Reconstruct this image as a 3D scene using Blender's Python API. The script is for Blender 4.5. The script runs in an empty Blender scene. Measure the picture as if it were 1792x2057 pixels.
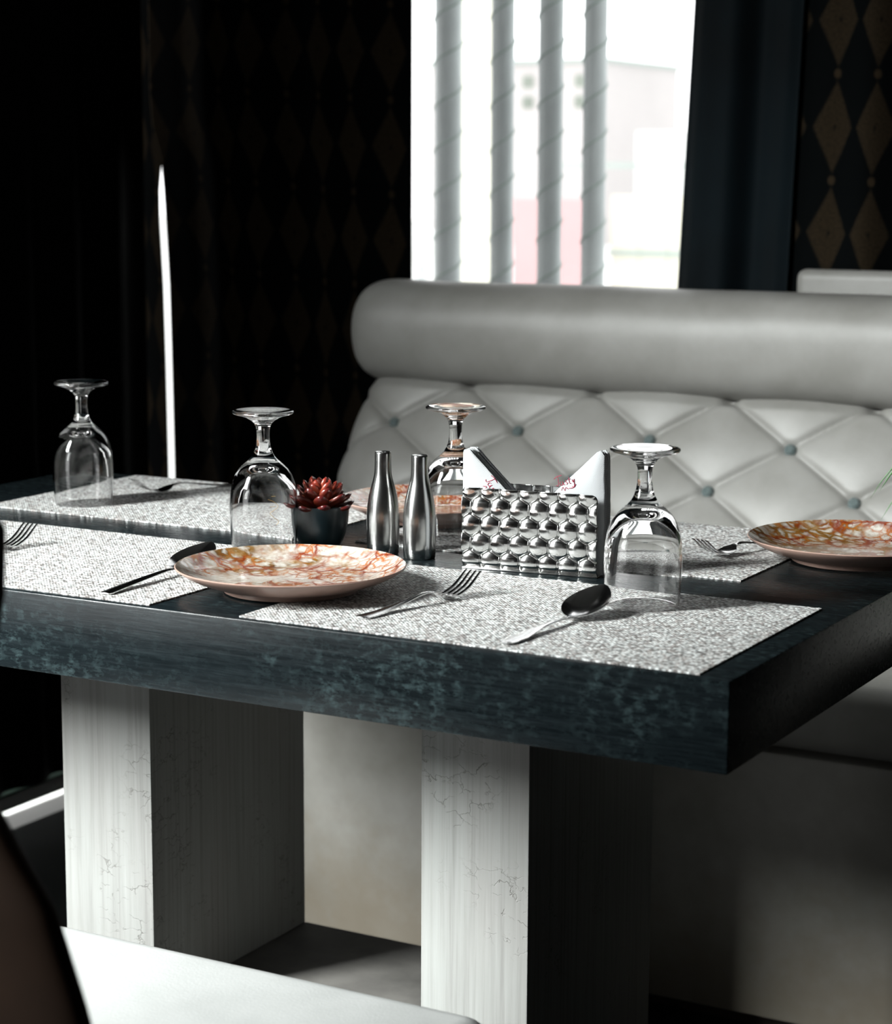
import bpy, bmesh, math, random
from mathutils import Vector, Matrix, noise
random.seed(7)
S = bpy.context.scene
C = S.collection
pi = math.pi

# ------------------------------------------------------------------ camera, world, lamps, exposure
YAW, PITCH, ROLL = 0.5079, 0.1593, 0.0043
CAMLOC = Vector((0.6018, -1.5489, 1.1509))
fwd = Vector((-math.sin(YAW)*math.cos(PITCH), math.cos(YAW)*math.cos(PITCH), -math.sin(PITCH)))
rt = Vector((math.cos(YAW), math.sin(YAW), 0)); up = rt.cross(fwd)
r2 = math.cos(ROLL)*rt + math.sin(ROLL)*up; u2 = -math.sin(ROLL)*rt + math.cos(ROLL)*up
cam = bpy.data.cameras.new('camera'); camo = bpy.data.objects.new('camera', cam); C.objects.link(camo)
m = Matrix((( r2.x, u2.x, -fwd.x, CAMLOC.x), (r2.y, u2.y, -fwd.y, CAMLOC.y), (r2.z, u2.z, -fwd.z, CAMLOC.z), (0,0,0,1)))
camo.matrix_world = m
cam.sensor_fit = 'VERTICAL'; cam.sensor_height = 24.0; cam.lens = 4240.5/2057*24.0
cam.clip_start = 0.05; cam.clip_end = 200
cam.dof.use_dof = True; cam.dof.focus_distance = 2.13
cam.dof.aperture_fstop = (cam.lens/1000)/0.0105
S.camera = camo
S.view_settings.view_transform = 'Standard'; S.view_settings.look = 'None'
S.view_settings.exposure = 0.0; S.view_settings.gamma = 1.0; S.view_settings.use_curve_mapping = False

W = bpy.data.worlds.new('world'); S.world = W; W.use_nodes = True
wn = W.node_tree; wn.nodes.clear()
wo = wn.nodes.new('ShaderNodeOutputWorld'); wb = wn.nodes.new('ShaderNodeBackground')
tc = wn.nodes.new('ShaderNodeTexCoord'); sx = wn.nodes.new('ShaderNodeSeparateXYZ'); rp = wn.nodes.new('ShaderNodeValToRGB')
mr = wn.nodes.new('ShaderNodeMapRange'); mr.inputs[1].default_value = -1; mr.inputs[2].default_value = 1
wn.links.new(tc.outputs['Generated'], sx.inputs[0]); wn.links.new(sx.outputs[0], mr.inputs[0]); wn.links.new(mr.outputs[0], rp.inputs[0])
rp.color_ramp.elements[0].color = (1.0, 1.0, 1.0, 1); rp.color_ramp.elements[1].color = (0.42, 0.45, 0.45, 1)
wn.links.new(rp.outputs[0], wb.inputs[0]); wb.inputs[1].default_value = 3.4
wn.links.new(wb.outputs[0], wo.inputs[0])

def area(name, loc, target, sx_, sy_, power, col, spread=180, portal=False):
    l = bpy.data.lights.new(name, 'AREA'); l.shape = 'RECTANGLE'; l.size = sx_; l.size_y = sy_
    l.energy = power; l.color = col; l.spread = math.radians(spread)
    if portal: l.cycles.is_portal = True
    o = bpy.data.objects.new(name, l); C.objects.link(o); o.location = loc
    o.rotation_euler = (Vector(target)-Vector(loc)).to_track_quat('-Z', 'Y').to_euler()
    return o
KEY_LOC = (-2.6, -1.95, 2.25)
area('window_daylight', KEY_LOC, (-1.5, 0.05, 0.70), 1.2, 1.4, 121, (0.96, 1.0, 0.985), 54)
area('side_window_portal', (-1.93, -1.85, 1.7), (0, -1.85, 1.7), 2.0, 2.4, 1, (1, 1, 1), portal=True)
area('window_portal', (-1.23, 1.83, 1.25), (-1.23, 0, 1.25), 1.25, 2.3, 1, (1, 1, 1), portal=True)

# ------------------------------------------------------------------ material helpers
def mat(name, base=(.5,.5,.5), rough=.5, metal=0, spec=.5, coat=0, trans=0, ior=1.5):
    M = bpy.data.materials.new(name); M.use_nodes = True
    b = M.node_tree.nodes['Principled BSDF']
    b.inputs['Base Color'].default_value = (*base, 1); b.inputs['Roughness'].default_value = rough
    b.inputs['Metallic'].default_value = metal; b.inputs['Specular IOR Level'].default_value = spec
    b.inputs['Coat Weight'].default_value = coat; b.inputs['Transmission Weight'].default_value = trans
    b.inputs['IOR'].default_value = ior
    return M, b
class N:
    def __init__(s, M): s.t = M.node_tree; s.M = M
    def n(s, typ, **k):
        x = s.t.nodes.new(typ)
        for a, v in k.items(): setattr(x, a, v)
        return x
    def l(s, a, b): s.t.links.new(a, b)
    def val(s, sock, v):
        if hasattr(v, 'is_linked') or hasattr(v, 'links'): s.l(v, sock)
        else: sock.default_value = v
    def coord(s, kind='Object', scale=(1,1,1), rot=(0,0,0), loc=(0,0,0)):
        c = s.n('ShaderNodeTexCoord'); mp = s.n('ShaderNodeMapping'); s.l(c.outputs[kind], mp.inputs[0])
        mp.inputs['Scale'].default_value = scale; mp.inputs['Rotation'].default_value = rot; mp.inputs['Location'].default_value = loc
        return mp.outputs[0]
    def noise(s, vec, scale, detail=3, rough=.5, dist=0):
        x = s.n('ShaderNodeTexNoise'); s.l(vec, x.inputs['Vector']); x.inputs['Scale'].default_value = scale
        x.inputs['Detail'].default_value = detail; x.inputs['Roughness'].default_value = rough; x.inputs['Distortion'].default_value = dist
        return x.outputs['Fac'] if 'Fac' in x.outputs else x.outputs[0]
    def noisec(s, vec, scale, detail=3):
        x = s.n('ShaderNodeTexNoise'); s.l(vec, x.inputs['Vector']); x.inputs['Scale'].default_value = scale; x.inputs['Detail'].default_value = detail
        return x.outputs['Color']
    def vor(s, vec, scale, feature='F1', rnd=1.0):
        x = s.n('ShaderNodeTexVoronoi', feature=feature); s.l(vec, x.inputs['Vector']); x.inputs['Scale'].default_value = scale
        x.inputs['Randomness'].default_value = rnd
        return x
    def ramp(s, fac, stops):
        x = s.n('ShaderNodeValToRGB'); s.l(fac, x.inputs[0]); e = x.color_ramp.elements
        while len(e) < len(stops): e.new(.5)
        for i, (p, c) in enumerate(stops):
            e[i].position = p; e[i].color = (*c, 1) if len(c) == 3 else c
        return x.outputs[0]
    def g(s, v): return (v, v, v)
    def math(s, op, a, b=0.0, c=None):
        x = s.n('ShaderNodeMath', operation=op); s.val(x.inputs[0], a); s.val(x.inputs[1], b)
        if c is not None: s.val(x.inputs[2], c)
        return x.outputs[0]
    def mix(s, f, a, b, bt='MIX'):
        x = s.n('ShaderNodeMixRGB', blend_type=bt); s.val(x.inputs[0], f)
        for i, v in ((1, a), (2, b)):
            if isinstance(v, tuple): x.inputs[i].default_value = (*v, 1)
            else: s.l(v, x.inputs[i])
        return x.outputs[0]
    def vadd(s, a, b):
        x = s.n('ShaderNodeVectorMath', operation='ADD'); s.l(a, x.inputs[0]); s.l(b, x.inputs[1]); return x.outputs[0]
    def vmul(s, a, k):
        x = s.n('ShaderNodeVectorMath', operation='SCALE'); s.l(a, x.inputs[0]); x.inputs['Scale'].default_value = k; return x.outputs[0]
    def bump(s, h, strength, dist, b):
        x = s.n('ShaderNodeBump'); s.l(h, x.inputs['Height']); x.inputs['Strength'].default_value = strength; x.inputs['Distance'].default_value = dist
        s.l(x.outputs[0], b.inputs['Normal'])
    def sep(s, v):
        x = s.n('ShaderNodeSeparateXYZ'); s.l(v, x.inputs[0]); return x.outputs

# ---- materials
def m_table():
    M, b = mat('dark_stained_wood', (.03,.04,.045), .42, spec=.24); k = N(M)
    v = k.coord('Object', (2, 40, 40)); st = k.noise(v, 6, 5, .65)
    v2 = k.coord('Object', (30, 60, 60)); pt = k.noise(v2, 3.2, 5, .7)
    v3 = k.coord('Object', (1, 1, 1)); big = k.noise(v3, 7, 3, .6)
    v4 = k.coord('Object', (90, 260, 22)); vs = k.noise(v4, 1.0, 4, .6)
    c = k.ramp(st, [(.3, (.0025,.004,.0048)), (.6, (.006,.009,.0105)), (.8, (.012,.018,.020))])
    msk = k.math('MULTIPLY', k.ramp(pt, [(.47, k.g(0)), (.66, k.g(1))]), k.ramp(big, [(.36, k.g(0.1)), (.62, k.g(1))]))
    msk = k.math('MULTIPLY', msk, k.ramp(vs, [(.40, k.g(.25)), (.6, k.g(1))]))
    c2 = k.mix(msk, c, (.034, .053, .056))
    k.l(c2, b.inputs['Base Color'])
    r = k.ramp(st, [(.3, k.g(.20)), (.75, k.g(.32))]); k.l(r, b.inputs['Roughness'])
    h = k.math('ADD', st, k.math('MULTIPLY', pt, .5)); k.bump(h, .2, .0008, b)
    return M
def m_slab():
    M, b = mat('whitewashed_wood', (.6,.6,.58), .6); k = N(M)
    v = k.coord('Object', (60, 60, 1.3)); st = k.noise(v, 3, 5, .65)
    v1 = k.coord('Object', (4, 4, 1.5)); big = k.noise(v1, 2.2, 3, .5)
    c = k.ramp(st, [(.25, (.16,.155,.147)), (.5, (.24,.24,.23)), (.75, (.29,.292,.283))])
    c = k.mix(.55, c, k.ramp(big, [(.3, (.48,.42,.40)), (.5, (.54,.54,.52)), (.7, (.57,.62,.60))]), 'MULTIPLY')
    c = k.mix(.055, c, (1, 1, 1), 'ADD')
    # crackle: mostly horizontal short cracks
    w = k.coord('Object', (34, 34, 62)); wd = k.vadd(w, k.vmul(k.noisec(k.coord('Object', (60, 60, 60)), 1.5, 3), 1.1))
    cr = k.vor(wd, 1.0, 'DISTANCE_TO_EDGE').outputs['Distance']
    line = k.ramp(cr, [(.0, k.g(1)), (.035, k.g(0))])
    gate = k.ramp(k.noise(k.coord('Object', (1.2, 1.2, 1)), 8, 3, .6), [(.50, k.g(0)), (.62, k.g(1))])
    gate2 = k.ramp(k.noise(k.coord('Object', (30, 30, 45)), 1.7, 2, .5), [(.42, k.g(0)), (.52, k.g(1))])
    msk = k.math('MULTIPLY', k.math('MULTIPLY', line, gate), gate2)
    c = k.mix(k.math('MULTIPLY', msk, .85), c, (.10, .095, .085))
    kn = k.vor(k.coord('Object', (9, 9, 4.5)), 1.0, 'F1').outputs['Distance']
    knm = k.ramp(k.math('ADD', kn, k.math('MULTIPLY', k.noise(k.coord('Object', (80,80,80)), 1, 3), .12)), [(.085, k.g(1)), (.11, k.g(0))])
    c = k.mix(k.math('MULTIPLY', knm, .8), c, (.15, .085, .045))
    k.l(c, b.inputs['Base Color'])
    h = k.math('SUBTRACT', k.math('MULTIPLY', st, .6), msk); k.bump(h, .5, .001, b)
    return M
def m_mat():
    M, b = mat('woven_vinyl', (.5,.5,.48), .6, spec=.2); k = N(M)
    rot = k.coord('Object', (1,1,1), (0,0,.12))
    sx_ = k.sep(rot)
    P = 2*pi/.0042
    wx = k.math('SINE', k.math('MULTIPLY', sx_[0], P)); wy = k.math('SINE', k.math('MULTIPLY', sx_[1], P*1.15))
    weave = k.math('MULTIPLY', wx, wy)
    nz = k.noise(k.coord('Object', (1,1,1)), 420, 2, .6); nb = k.noise(k.coord('Object', (1,1,1)), 900, 2, .6)
    vv = k.vor(k.coord('Object', (310, 400, 100)), 1.0, 'F1')
    wc = k.n('ShaderNodeTexWhiteNoise', noise_dimensions='3D'); k.l(vv.outputs['Color'], wc.inputs['Vector'])
    c = k.ramp(wc.outputs['Value'], [(0, (.22,.20,.19)), (.25, (.48,.44,.42)), (.5, (.66,.66,.65)), (.75, (.80,.83,.82)), (1, (.92,.93,.92))])
    d = k.ramp(vv.outputs['Distance'], [(.28, k.g(1)), (.72, k.g(.30))])
    c = k.mix(1.0, c, d, 'MULTIPLY')
    k.l(c, b.inputs['Base Color'])
    h = k.math('ADD', k.math('MULTIPLY', weave, .35), k.math('SUBTRACT', 1.0, vv.outputs['Distance']))
    h = k.math('ADD', h, k.math('MULTIPLY', nb, .3)); k.bump(h, .55, .0011, b)
    return M
def m_marble(loc, warm):
    M, b = mat('marbled_glaze', (.8,.7,.6), .16, coat=.3); k = N(M)
    v = k.coord('Object', (1,1,1), loc=loc); wrp = k.vmul(k.noisec(v, 26, 4), .035); w = k.vadd(v, wrp)
    e1 = k.vor(w, 30, 'DISTANCE_TO_EDGE').outputs['Distance']; e2 = k.vor(w, 75, 'DISTANCE_TO_EDGE').outputs['Distance']
    e3 = k.vor(w, 170, 'DISTANCE_TO_EDGE').outputs['Distance']
    ox = k.sep(k.coord('Object', (1,1,1)))[0]
    z1 = k.math('SUBTRACT', k.noise(v, 17, 4, .6), k.math('MULTIPLY', ox, 1.1)); z2 = k.math('ADD', k.noise(v, 24, 3, .6), k.math('MULTIPLY', ox, .8))
    base = k.ramp(k.noise(v, 70, 4, .7), [(.3, (.30,.255,.22)), (.5, (.50,.47,.42)), (.7, (.60,.585,.55))])
    gold = k.ramp(k.noise(w, 60, 4, .7), [(.3, (.05,.028,.010)), (.5, (.17,.090,.020)), (.7, (.34,.235,.12))])
    zone = k.ramp(z1, [(.66-warm, k.g(0)), (.82-warm, k.g(1))])
    patch = k.math('MULTIPLY', zone, k.ramp(e2, [(.10, k.g(1)), (.30, k.g(.15))]))
    c = k.mix(patch, base, gold)
    l1 = k.math('MULTIPLY', k.ramp(e1, [(.0, k.g(1)), (.10, k.g(0))]), k.ramp(z2, [(.38, k.g(.1)), (.55, k.g(1))]))
    l2 = k.math('MULTIPLY', k.ramp(e2, [(.0, k.g(1)), (.13, k.g(0))]), k.ramp(z2, [(.40, k.g(.1)), (.55, k.g(1))]))
    l3 = k.math('MULTIPLY', k.ramp(e3, [(.0, k.g(1)), (.10, k.g(0))]), k.ramp(z2, [(.45, k.g(0)), (.62, k.g(.8))]))
    c = k.mix(l3, c, (.20, .055, .02)); c = k.mix(l2, c, (.32, .085, .010)); c = k.mix(l1, c, (.16, .02, .006))
    k.l(c, b.inputs['Base Color'])
    return M
def m_leather(name, c1, c2, rough=.42, stain=False):
    M, b = mat(name, c1, rough, spec=.4); k = N(M)
    v = k.coord('Object', (1,1,1)); n1 = k.noise(v, 9, 4, .6); n2 = k.noise(v, 340, 3, .6)
    c = k.ramp(n1, [(.35, c1), (.65, c2)])
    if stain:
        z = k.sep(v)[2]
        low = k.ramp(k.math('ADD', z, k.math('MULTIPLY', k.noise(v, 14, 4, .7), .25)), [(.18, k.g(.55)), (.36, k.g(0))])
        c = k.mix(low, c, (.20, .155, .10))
    k.l(c, b.inputs['Base Color']); k.bump(k.math('ADD', n2, k.math('MULTIPLY', n1, 2)), .12, .002, b)
    return M
def m_curtain():
    M, b = mat('black_gold_brocade', (.01,.01,.01), .9, spec=.04); k = N(M)
    c = k.n('ShaderNodeTexCoord'); s = k.sep(c.outputs['UV'])
    U = k.math('DIVIDE', s[0], .083); V = k.math('DIVIDE', s[1], .1635)
    a = k.math('ABSOLUTE', k.math('SUBTRACT', k.math('FRACT', U), .5)); bb = k.math('ABSOLUTE', k.math('SUBTRACT', k.math('FRACT', V), .5))
    d = k.math('ADD', k.math('MULTIPLY', a, 2), k.math('MULTIPLY', bb, 2))
    dia = k.ramp(d, [(.80, k.g(1)), (.92, k.g(0))])
    # beads in the corners where diamonds touch
    lace = k.ramp(k.noise(c.outputs['UV'], 260, 3, .7), [(.35, k.g(.35)), (.6, k.g(1))])
    cen = k.ramp(d, [(.04, k.g(.2)), (.10, k.g(1))])
    da = k.math('SUBTRACT', .5, a); db = k.math('SUBTRACT', .5, bb)
    dt = k.math('SQRT', k.math('ADD', k.math('POWER', k.math('MULTIPLY', a, 1.0), 2), k.math('POWER', k.math('MULTIPLY', db, 1.8), 2)))
    bead = k.ramp(dt, [(.06, k.g(1)), (.10, k.g(0))])
    msk = k.math('MAXIMUM', k.math('MULTIPLY', k.math('MULTIPLY', dia, lace), cen), bead)
    col = k.mix(msk, (.0016, .0022, .0024), (.024, .017, .010))
    k.l(col, b.inputs['Base Color'])
    return M
def m_plain(name, col, rough, n=.15, sc=12, metal=0, spec=.5):
    M, b = mat(name, col, rough, metal, spec); k = N(M); v = k.coord('Object'); f = k.noise(v, sc, 4, .6)
    lo = tuple(x*(1-n) for x in col); hi = tuple(min(1, x*(1+n)) for x in col)
    k.l(k.ramp(f, [(.35, lo), (.65, hi)]), b.inputs['Base Color']); return M
def m_steel(name, col=(.72,.72,.71), rough=.12):
    M, b = mat(name, col, rough, 1.0); k = N(M); f = k.noise(k.coord('Object', (20,20,200)), 3, 3, .6)
    k.l(k.ramp(f, [(.3, k.g(rough*.75)), (.7, k.g(rough*1.5))]), b.inputs['Roughness']); return M
def m_glass():
    M, b = mat('clear_glass', (1,1,1), .0, trans=1, ior=1.5); return M
def m_pane():
    M = bpy.data.materials.new('window_pane_glass'); M.use_nodes = True; k = N(M); k.t.nodes.clear()
    o = k.n('ShaderNodeOutputMaterial'); mx = k.n('ShaderNodeMixShader'); tr = k.n('ShaderNodeBsdfTransparent'); gl = k.n('ShaderNodeBsdfGlossy')
    gl.inputs['Roughness'].default_value = .02; f = k.n('ShaderNodeFresnel'); f.inputs[0].default_value = 1.45
    k.l(f.outputs[0], mx.inputs[0]); k.l(tr.outputs[0], mx.inputs[1]); k.l(gl.outputs[0], mx.inputs[2]); k.l(mx.outputs[0], o.inputs[0]); return M
def m_succ():
    M, b = mat('succulent_leaf', (.4,.06,.02), .28, spec=.6); k = N(M)
    c = k.n('ShaderNodeTexCoord'); s = k.sep(c.outputs['UV'])
    rr = k.ramp(s[0], [(0, (.16,.07,.008)), (.45, (.10,.016,.006)), (1, (.055,.004,.006))])
    r2_ = k.ramp(s[0], [(0, (.26,.09,.012)), (.5, (.30,.06,.02)), (1, (.25,.03,.022))])
    k.l(k.mix(s[1], rr, r2_), b.inputs['Base Color'])
    b.inputs['Subsurface Weight'].default_value = .1; b.inputs['Subsurface Radius'].default_value = (.01,.004,.002); b.inputs['Subsurface Scale'].default_value = .3
    return M
def m_napkin():
    M, b = mat('embossed_paper', (.80,.82,.84), .85, spec=.2); k = N(M)
    v = k.coord('Object', (700, 700, 700), (0, .785, 0)); d = k.vor(v, 1.0, 'F1', 0.0).outputs['Distance']
    k.bump(d, .6, .0007, b); k.l(k.ramp(d, [(.1, (.29,.30,.31)), (.45, (.38,.39,.40))]), b.inputs['Base Color']); return M
MT = dict(table=m_table(), slab=m_slab(), darkslab=m_plain('dark_weathered_wood', (.10,.095,.088), .7, .25, 14), mat=m_mat(), marbleA=m_marble((.0,.0,.0), .18), marbleB=m_marble((.31,.2,.0), .36), marbleC=m_marble((.7,.5,.1), .36),
    plate_back=m_plain('pink_tan_glaze', (.30,.20,.165), .32, .06, 20), sofa=m_leather('cream_leather', (.215,.21,.196), (.265,.26,.247), .44),
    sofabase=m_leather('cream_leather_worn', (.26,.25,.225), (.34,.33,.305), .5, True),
    seat=m_leather('white_leather', (.36,.367,.36), (.42,.427,.42), .6), brown=m_plain('brown_leather', (.020,.0105,.006), .7, .2, 9, spec=.12),
    curtain=m_curtain(), blackcloth=m_plain('black_curtain_cloth', (.002,.002,.002), .9, .2, 4, spec=.05), teal=m_plain('dark_teal_curtain_cloth', (.0018,.005,.007), .8, .3, 4, spec=.15), steel=m_steel('polished_steel', (.72,.72,.71), .13),
    brushed=mat('brushed_steel', (.50,.50,.49), .2, 1.0)[0], cutlery=mat('cutlery_steel', (.60,.60,.60), .15, 1.0)[0], glass=m_glass(), pane=m_pane(), succ=m_succ(),
    pot=m_plain('black_ceramic', (.004,.009,.011), .3, .2, 20), napkin=m_napkin(), red=m_plain('burgundy_ink', (.28,.02,.05), .8, .1, 20),
    crystal=mat('crystal', (.25,.31,.31), .05, trans=.6, ior=1.7)[0], wall=m_plain('charcoal_plaster', (.012,.012,.012), .85, .2, 5),
    floor=m_plain('dark_floor_tile', (.012,.014,.013), .35, .3, 3), ceil=m_plain('grey_ceiling_paint', (.28,.28,.27), .8, .1, 3),
    frame=m_plain('white_window_frame', (.75,.76,.75), .5, .04, 5), pvc=m_plain('weathered_grey_post', (.60,.64,.645), .6, .10, 6),
    darkframe=m_plain('dark_green_frame', (.03,.07,.05), .5, .1, 5), gold=m_plain('gold_ink', (.45,.28,.08), .4, .1, 50),
    ground=m_plain('pale_concrete', (.75,.75,.73), .9, .06, .5), bld=m_plain('pale_facade', (.60,.56,.56), .9, .05, .4), bldwhite=m_plain('white_facade', (.86,.87,.86), .9, .03, .4),
    dwin=m_plain('dark_window', (.25,.28,.24), .4, .1, 2), pink=m_plain('faded_red_board', (.66,.42,.43), .8, .04, 1), cream=m_plain('cream_board', (.80,.78,.66), .8, .03, 1),
    rail=m_plain('green_grey_rail', (.40,.47,.44), .6, .05, 2), leaf=m_plain('green_blade', (.04,.16,.03), .45, .3, 30), soil=m_plain('soil', (.03,.02,.012), .95, .3, 60),
    ball=mat('white_globe', (.9,.9,.9), .3)[0], darkwood=m_plain('dark_wood', (.03,.02,.014), .5, .3, 10))

# ------------------------------------------------------------------ object helpers
def obj(name, bm_, mats, parent=None, smooth=True, loc=None, rotz=0, sharp=40):
    me = bpy.data.meshes.new(name)
    bmesh.ops.recalc_face_normals(bm_, faces=bm_.faces[:])
    bm_.to_mesh(me); bm_.free()
    if not isinstance(mats, (list, tuple)): mats = [mats]
    for x in mats: me.materials.append(x)
    if smooth:
        me.polygons.foreach_set('use_smooth', [True]*len(me.polygons)); me.set_sharp_from_angle(angle=math.radians(sharp))
    o = bpy.data.objects.new(name, me); C.objects.link(o)
    if parent: o.parent = parent
    if loc is not None: o.location = loc
    o.rotation_euler[2] = rotz
    return o
def tag(o, label=None, cat=None, group=None, kind=None):
    for a, v in (('label', label), ('category', cat), ('group', group), ('kind', kind)):
        if v: o[a] = v
    return o
def thing(name, label, cat, loc=(0,0,0), rotz=0, group=None):
    o = bpy.data.objects.new(name, None); C.objects.link(o); o.empty_display_size = .05
    o.location = loc; o.rotation_euler[2] = rotz
    return tag(o, label, cat, group)
def dup(root, label, loc, rotz=0, group=None):
    r = root.copy(); C.objects.link(r); r.location = loc; r.rotation_euler = (0, 0, rotz); r['label'] = label
    if group: r['group'] = group
    for ch in list(root.children):
        c = ch.copy(); C.objects.link(c); c.parent = r
        for gc in list(ch.children):
            d = gc.copy(); C.objects.link(d); d.parent = c
    return r
def box(bm_, x0, x1, y0, y1, z0, z1, bev=0, seg=2):
    b2 = bmesh.new(); bmesh.ops.create_cube(b2, size=1)
    for v in b2.verts: v.co = Vector((x0+(v.co.x+.5)*(x1-x0), y0+(v.co.y+.5)*(y1-y0), z0+(v.co.z+.5)*(z1-z0)))
    if bev: bmesh.ops.bevel(b2, geom=b2.edges[:], offset=bev, segments=seg, affect='EDGES', profile=.5)
    t = bpy.data.meshes.new('tmp'); b2.to_mesh(t); b2.free(); bm_.from_mesh(t); bpy.data.meshes.remove(t)
    return bm_
def bx(*a, **k): return box(bmesh.new(), *a, **k)
def lathe(prof, seg=64, closed=False, matidx=None):
    b = bmesh.new(); rings = []
    for (r, z) in prof:
        if r < 1e-6: rings.append([b.verts.new((0, 0, z))])
        else: rings.append([b.verts.new((r*math.cos(2*pi*i/seg), r*math.sin(2*pi*i/seg), z)) for i in range(seg)])
    n = len(rings); rng = range(n if closed else n-1)
    for j in rng:
        A, B = rings[j], rings[(j+1) % n]
        for i in range(seg):
            i2 = (i+1) % seg
            if len(A) == 1 and len(B) == 1: continue
            if len(A) == 1: f = b.faces.new((A[0], B[i2], B[i]))
            elif len(B) == 1: f = b.faces.new((A[i], A[i2], B[0]))
            else: f = b.faces.new((A[i], A[i2], B[i2], B[i]))
            if matidx: f.material_index = matidx[j]
    return b
def tube(pts, rad, seg=8, b=None):
    b = b or bmesh.new(); prev = None; pts = [Vector(p) for p in pts]
    up0 = Vector((0.13, .21, 1))
    for i, p in enumerate(pts):
        d = (pts[min(i+1, len(pts)-1)] - pts[max(i-1, 0)]).normalized()
        s = d.cross(up0).normalized(); t = s.cross(d)
        r = rad[i] if isinstance(rad, (list, tuple)) else rad
        ring = [b.verts.new(p + r*(s*math.cos(2*pi*k/seg) + t*math.sin(2*pi*k/seg))) for k in range(seg)]
        if prev:
            for k in range(seg): b.faces.new((prev[k], prev[(k+1) % seg], ring[(k+1) % seg], ring[k]))
        else: b.faces.new(ring[::-1])
        prev = ring
    b.faces.new(prev); return b
def grid(f, nu, nv, b=None, uv=None):
    b = b or bmesh.new(); V = [[b.verts.new(f(i/nu, j/nv)) for j in range(nv+1)] for i in range(nu+1)]
    L = b.loops.layers.uv.verify() if uv else None
    for i in range(nu):
        for j in range(nv):
            fc = b.faces.new((V[i][j], V[i+1][j], V[i+1][j+1], V[i][j+1]))
            if uv:
                for lp, (a, c) in zip(fc.loops, ((i, j), (i+1, j), (i+1, j+1), (i, j+1))): lp[L].uv = uv(a/nu, c/nv)
    return b
def shell(f, nu, nv, th, nrm):
    """two-sided sheet: surface f(u,v), underside moved by th(u,v) along nrm"""
    b = bmesh.new()
    A = [[b.verts.new(f(i/nu, j/nv)) for j in range(nv+1)] for i in range(nu+1)]
    B = [[b.verts.new(f(i/nu, j/nv) - nrm*th(i/nu, j/nv)) for j in range(nv+1)] for i in range(nu+1)]
    for i in range(nu):
        for j in range(nv):
            b.faces.new((A[i][j], A[i+1][j], A[i+1][j+1], A[i][j+1])); b.faces.new((B[i][j], B[i][j+1], B[i+1][j+1], B[i+1][j]))
    for i in range(nu):
        b.faces.new((A[i][0], B[i][0], B[i+1][0], A[i+1][0])); b.faces.new((A[i][nv], A[i+1][nv], B[i+1][nv], B[i][nv]))
    for j in range(nv):
        b.faces.new((A[0][j], A[0][j+1], B[0][j+1], B[0][j])); b.faces.new((A[nu][j], B[nu][j], B[nu][j+1], A[nu][j+1]))
    return b
def lerp(tab, x):
    if x <= tab[0][0]: return tab[0][1]
    for (a, va), (c, vc) in zip(tab, tab[1:]):
        if x <= c:
            t = (x-a)/(c-a); return va + (vc-va)*t
    return tab[-1][1]
def smooth_lerp(tab, x):
    if x <= tab[0][0]: return tab[0][1]
    for (a, va), (c, vc) in zip(tab, tab[1:]):
        if x <= c:
            t = (x-a)/(c-a); t = t*t*(3-2*t); return va + (vc-va)*t
    return tab[-1][1]
def herm(tab, x):
    n = len(tab)
    if x <= tab[0][0]: return tab[0][1]
    if x >= tab[-1][0]: return tab[-1][1]
    def sl(i):
        a, b_ = max(i-1, 0), min(i+1, n-1); return (tab[b_][1]-tab[a][1])/(tab[b_][0]-tab[a][0])
    for i in range(n-1):
        (a, va), (c, vc) = tab[i], tab[i+1]
        if x <= c:
            h = c-a; t = (x-a)/h; t2, t3 = t*t, t*t*t
            return (2*t3-3*t2+1)*va + (t3-2*t2+t)*h*sl(i) + (-2*t3+3*t2)*vc + (t3-t2)*h*sl(i+1)
def catmull(P, n=6):
    out = []; P = [Vector(p) for p in P]; Q = [P[0]] + P + [P[-1]]
    for i in range(1, len(Q)-2):
        for k in range(n):
            t = k/n; a, b_, c, d = Q[i-1], Q[i], Q[i+1], Q[i+2]
            out.append(.5*((2*b_) + (c-a)*t + (2*a-5*b_+4*c-d)*t*t + (3*b_-a-3*c+d)*t**3))
    out.append(P[-1]); return out
def st(name, b, m_, parent=None, **k):
    o = obj(name, b, m_, parent, smooth=k.get('smooth', False)); o['kind'] = 'structure'; return o

# ------------------------------------------------------------------ the setting
XL, YB, YF, XR, ZC = -1.88, 1.76, -4.2, 1.7, 3.1
st('floor', bx(XL+.062, XR, YF, YB+.1, -.06, 0), MT['floor'])
st('ceiling', bx(XL-.1, XR, YF, YB+.1, ZC, ZC+.08), MT['ceil'])
b = bmesh.new()                                                   # back wall with one wide, low window opening
box(b, XL-.9, XL-.7, YB, YB+.1, 0, ZC); box(b, XL-.7, -.55, YB, YB+.1, 0, .12); box(b, XL-.7, -.55, YB, YB+.1, 2.35, ZC); box(b, -.55, XR, YB, YB+.1, 0, ZC)
st('wall_back', b, MT['wall'])
b = bmesh.new()                                                   # left wall: low opening behind the drape, high window nearer the camera
box(b, XL-.03, XL, YF, 1.62, 2.95, ZC); box(b, XL-.03, XL, -1.08, .55, 0, 2.95); box(b, XL-.03, XL, .55, 1.62, .5, 2.95); box(b, XL-.03, XL, YF, -2.85, 0, 2.95)
box(b, XL-.03, XL, -2.85, -1.08, 0, .5)
st('wall_left', b, MT['wall'])
st('wall_front', bx(XL-.1, XR, YF-.1, YF, 0, ZC), MT['wall'])
st('wall_right', bx(XR, XR+.1, YF, YB+.1, 0, ZC), MT['wall'])
w = st('window_1', bx(XL-.69, -.56, YB+.045, YB+.051, .14, 2.33), MT['pane'])
b = bmesh.new(); box(b, XL-.7, -.55, YB+.02, YB+.08, .12, .15); box(b, XL-.7, -.55, YB+.02, YB+.08, 2.32, 2.35)
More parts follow.
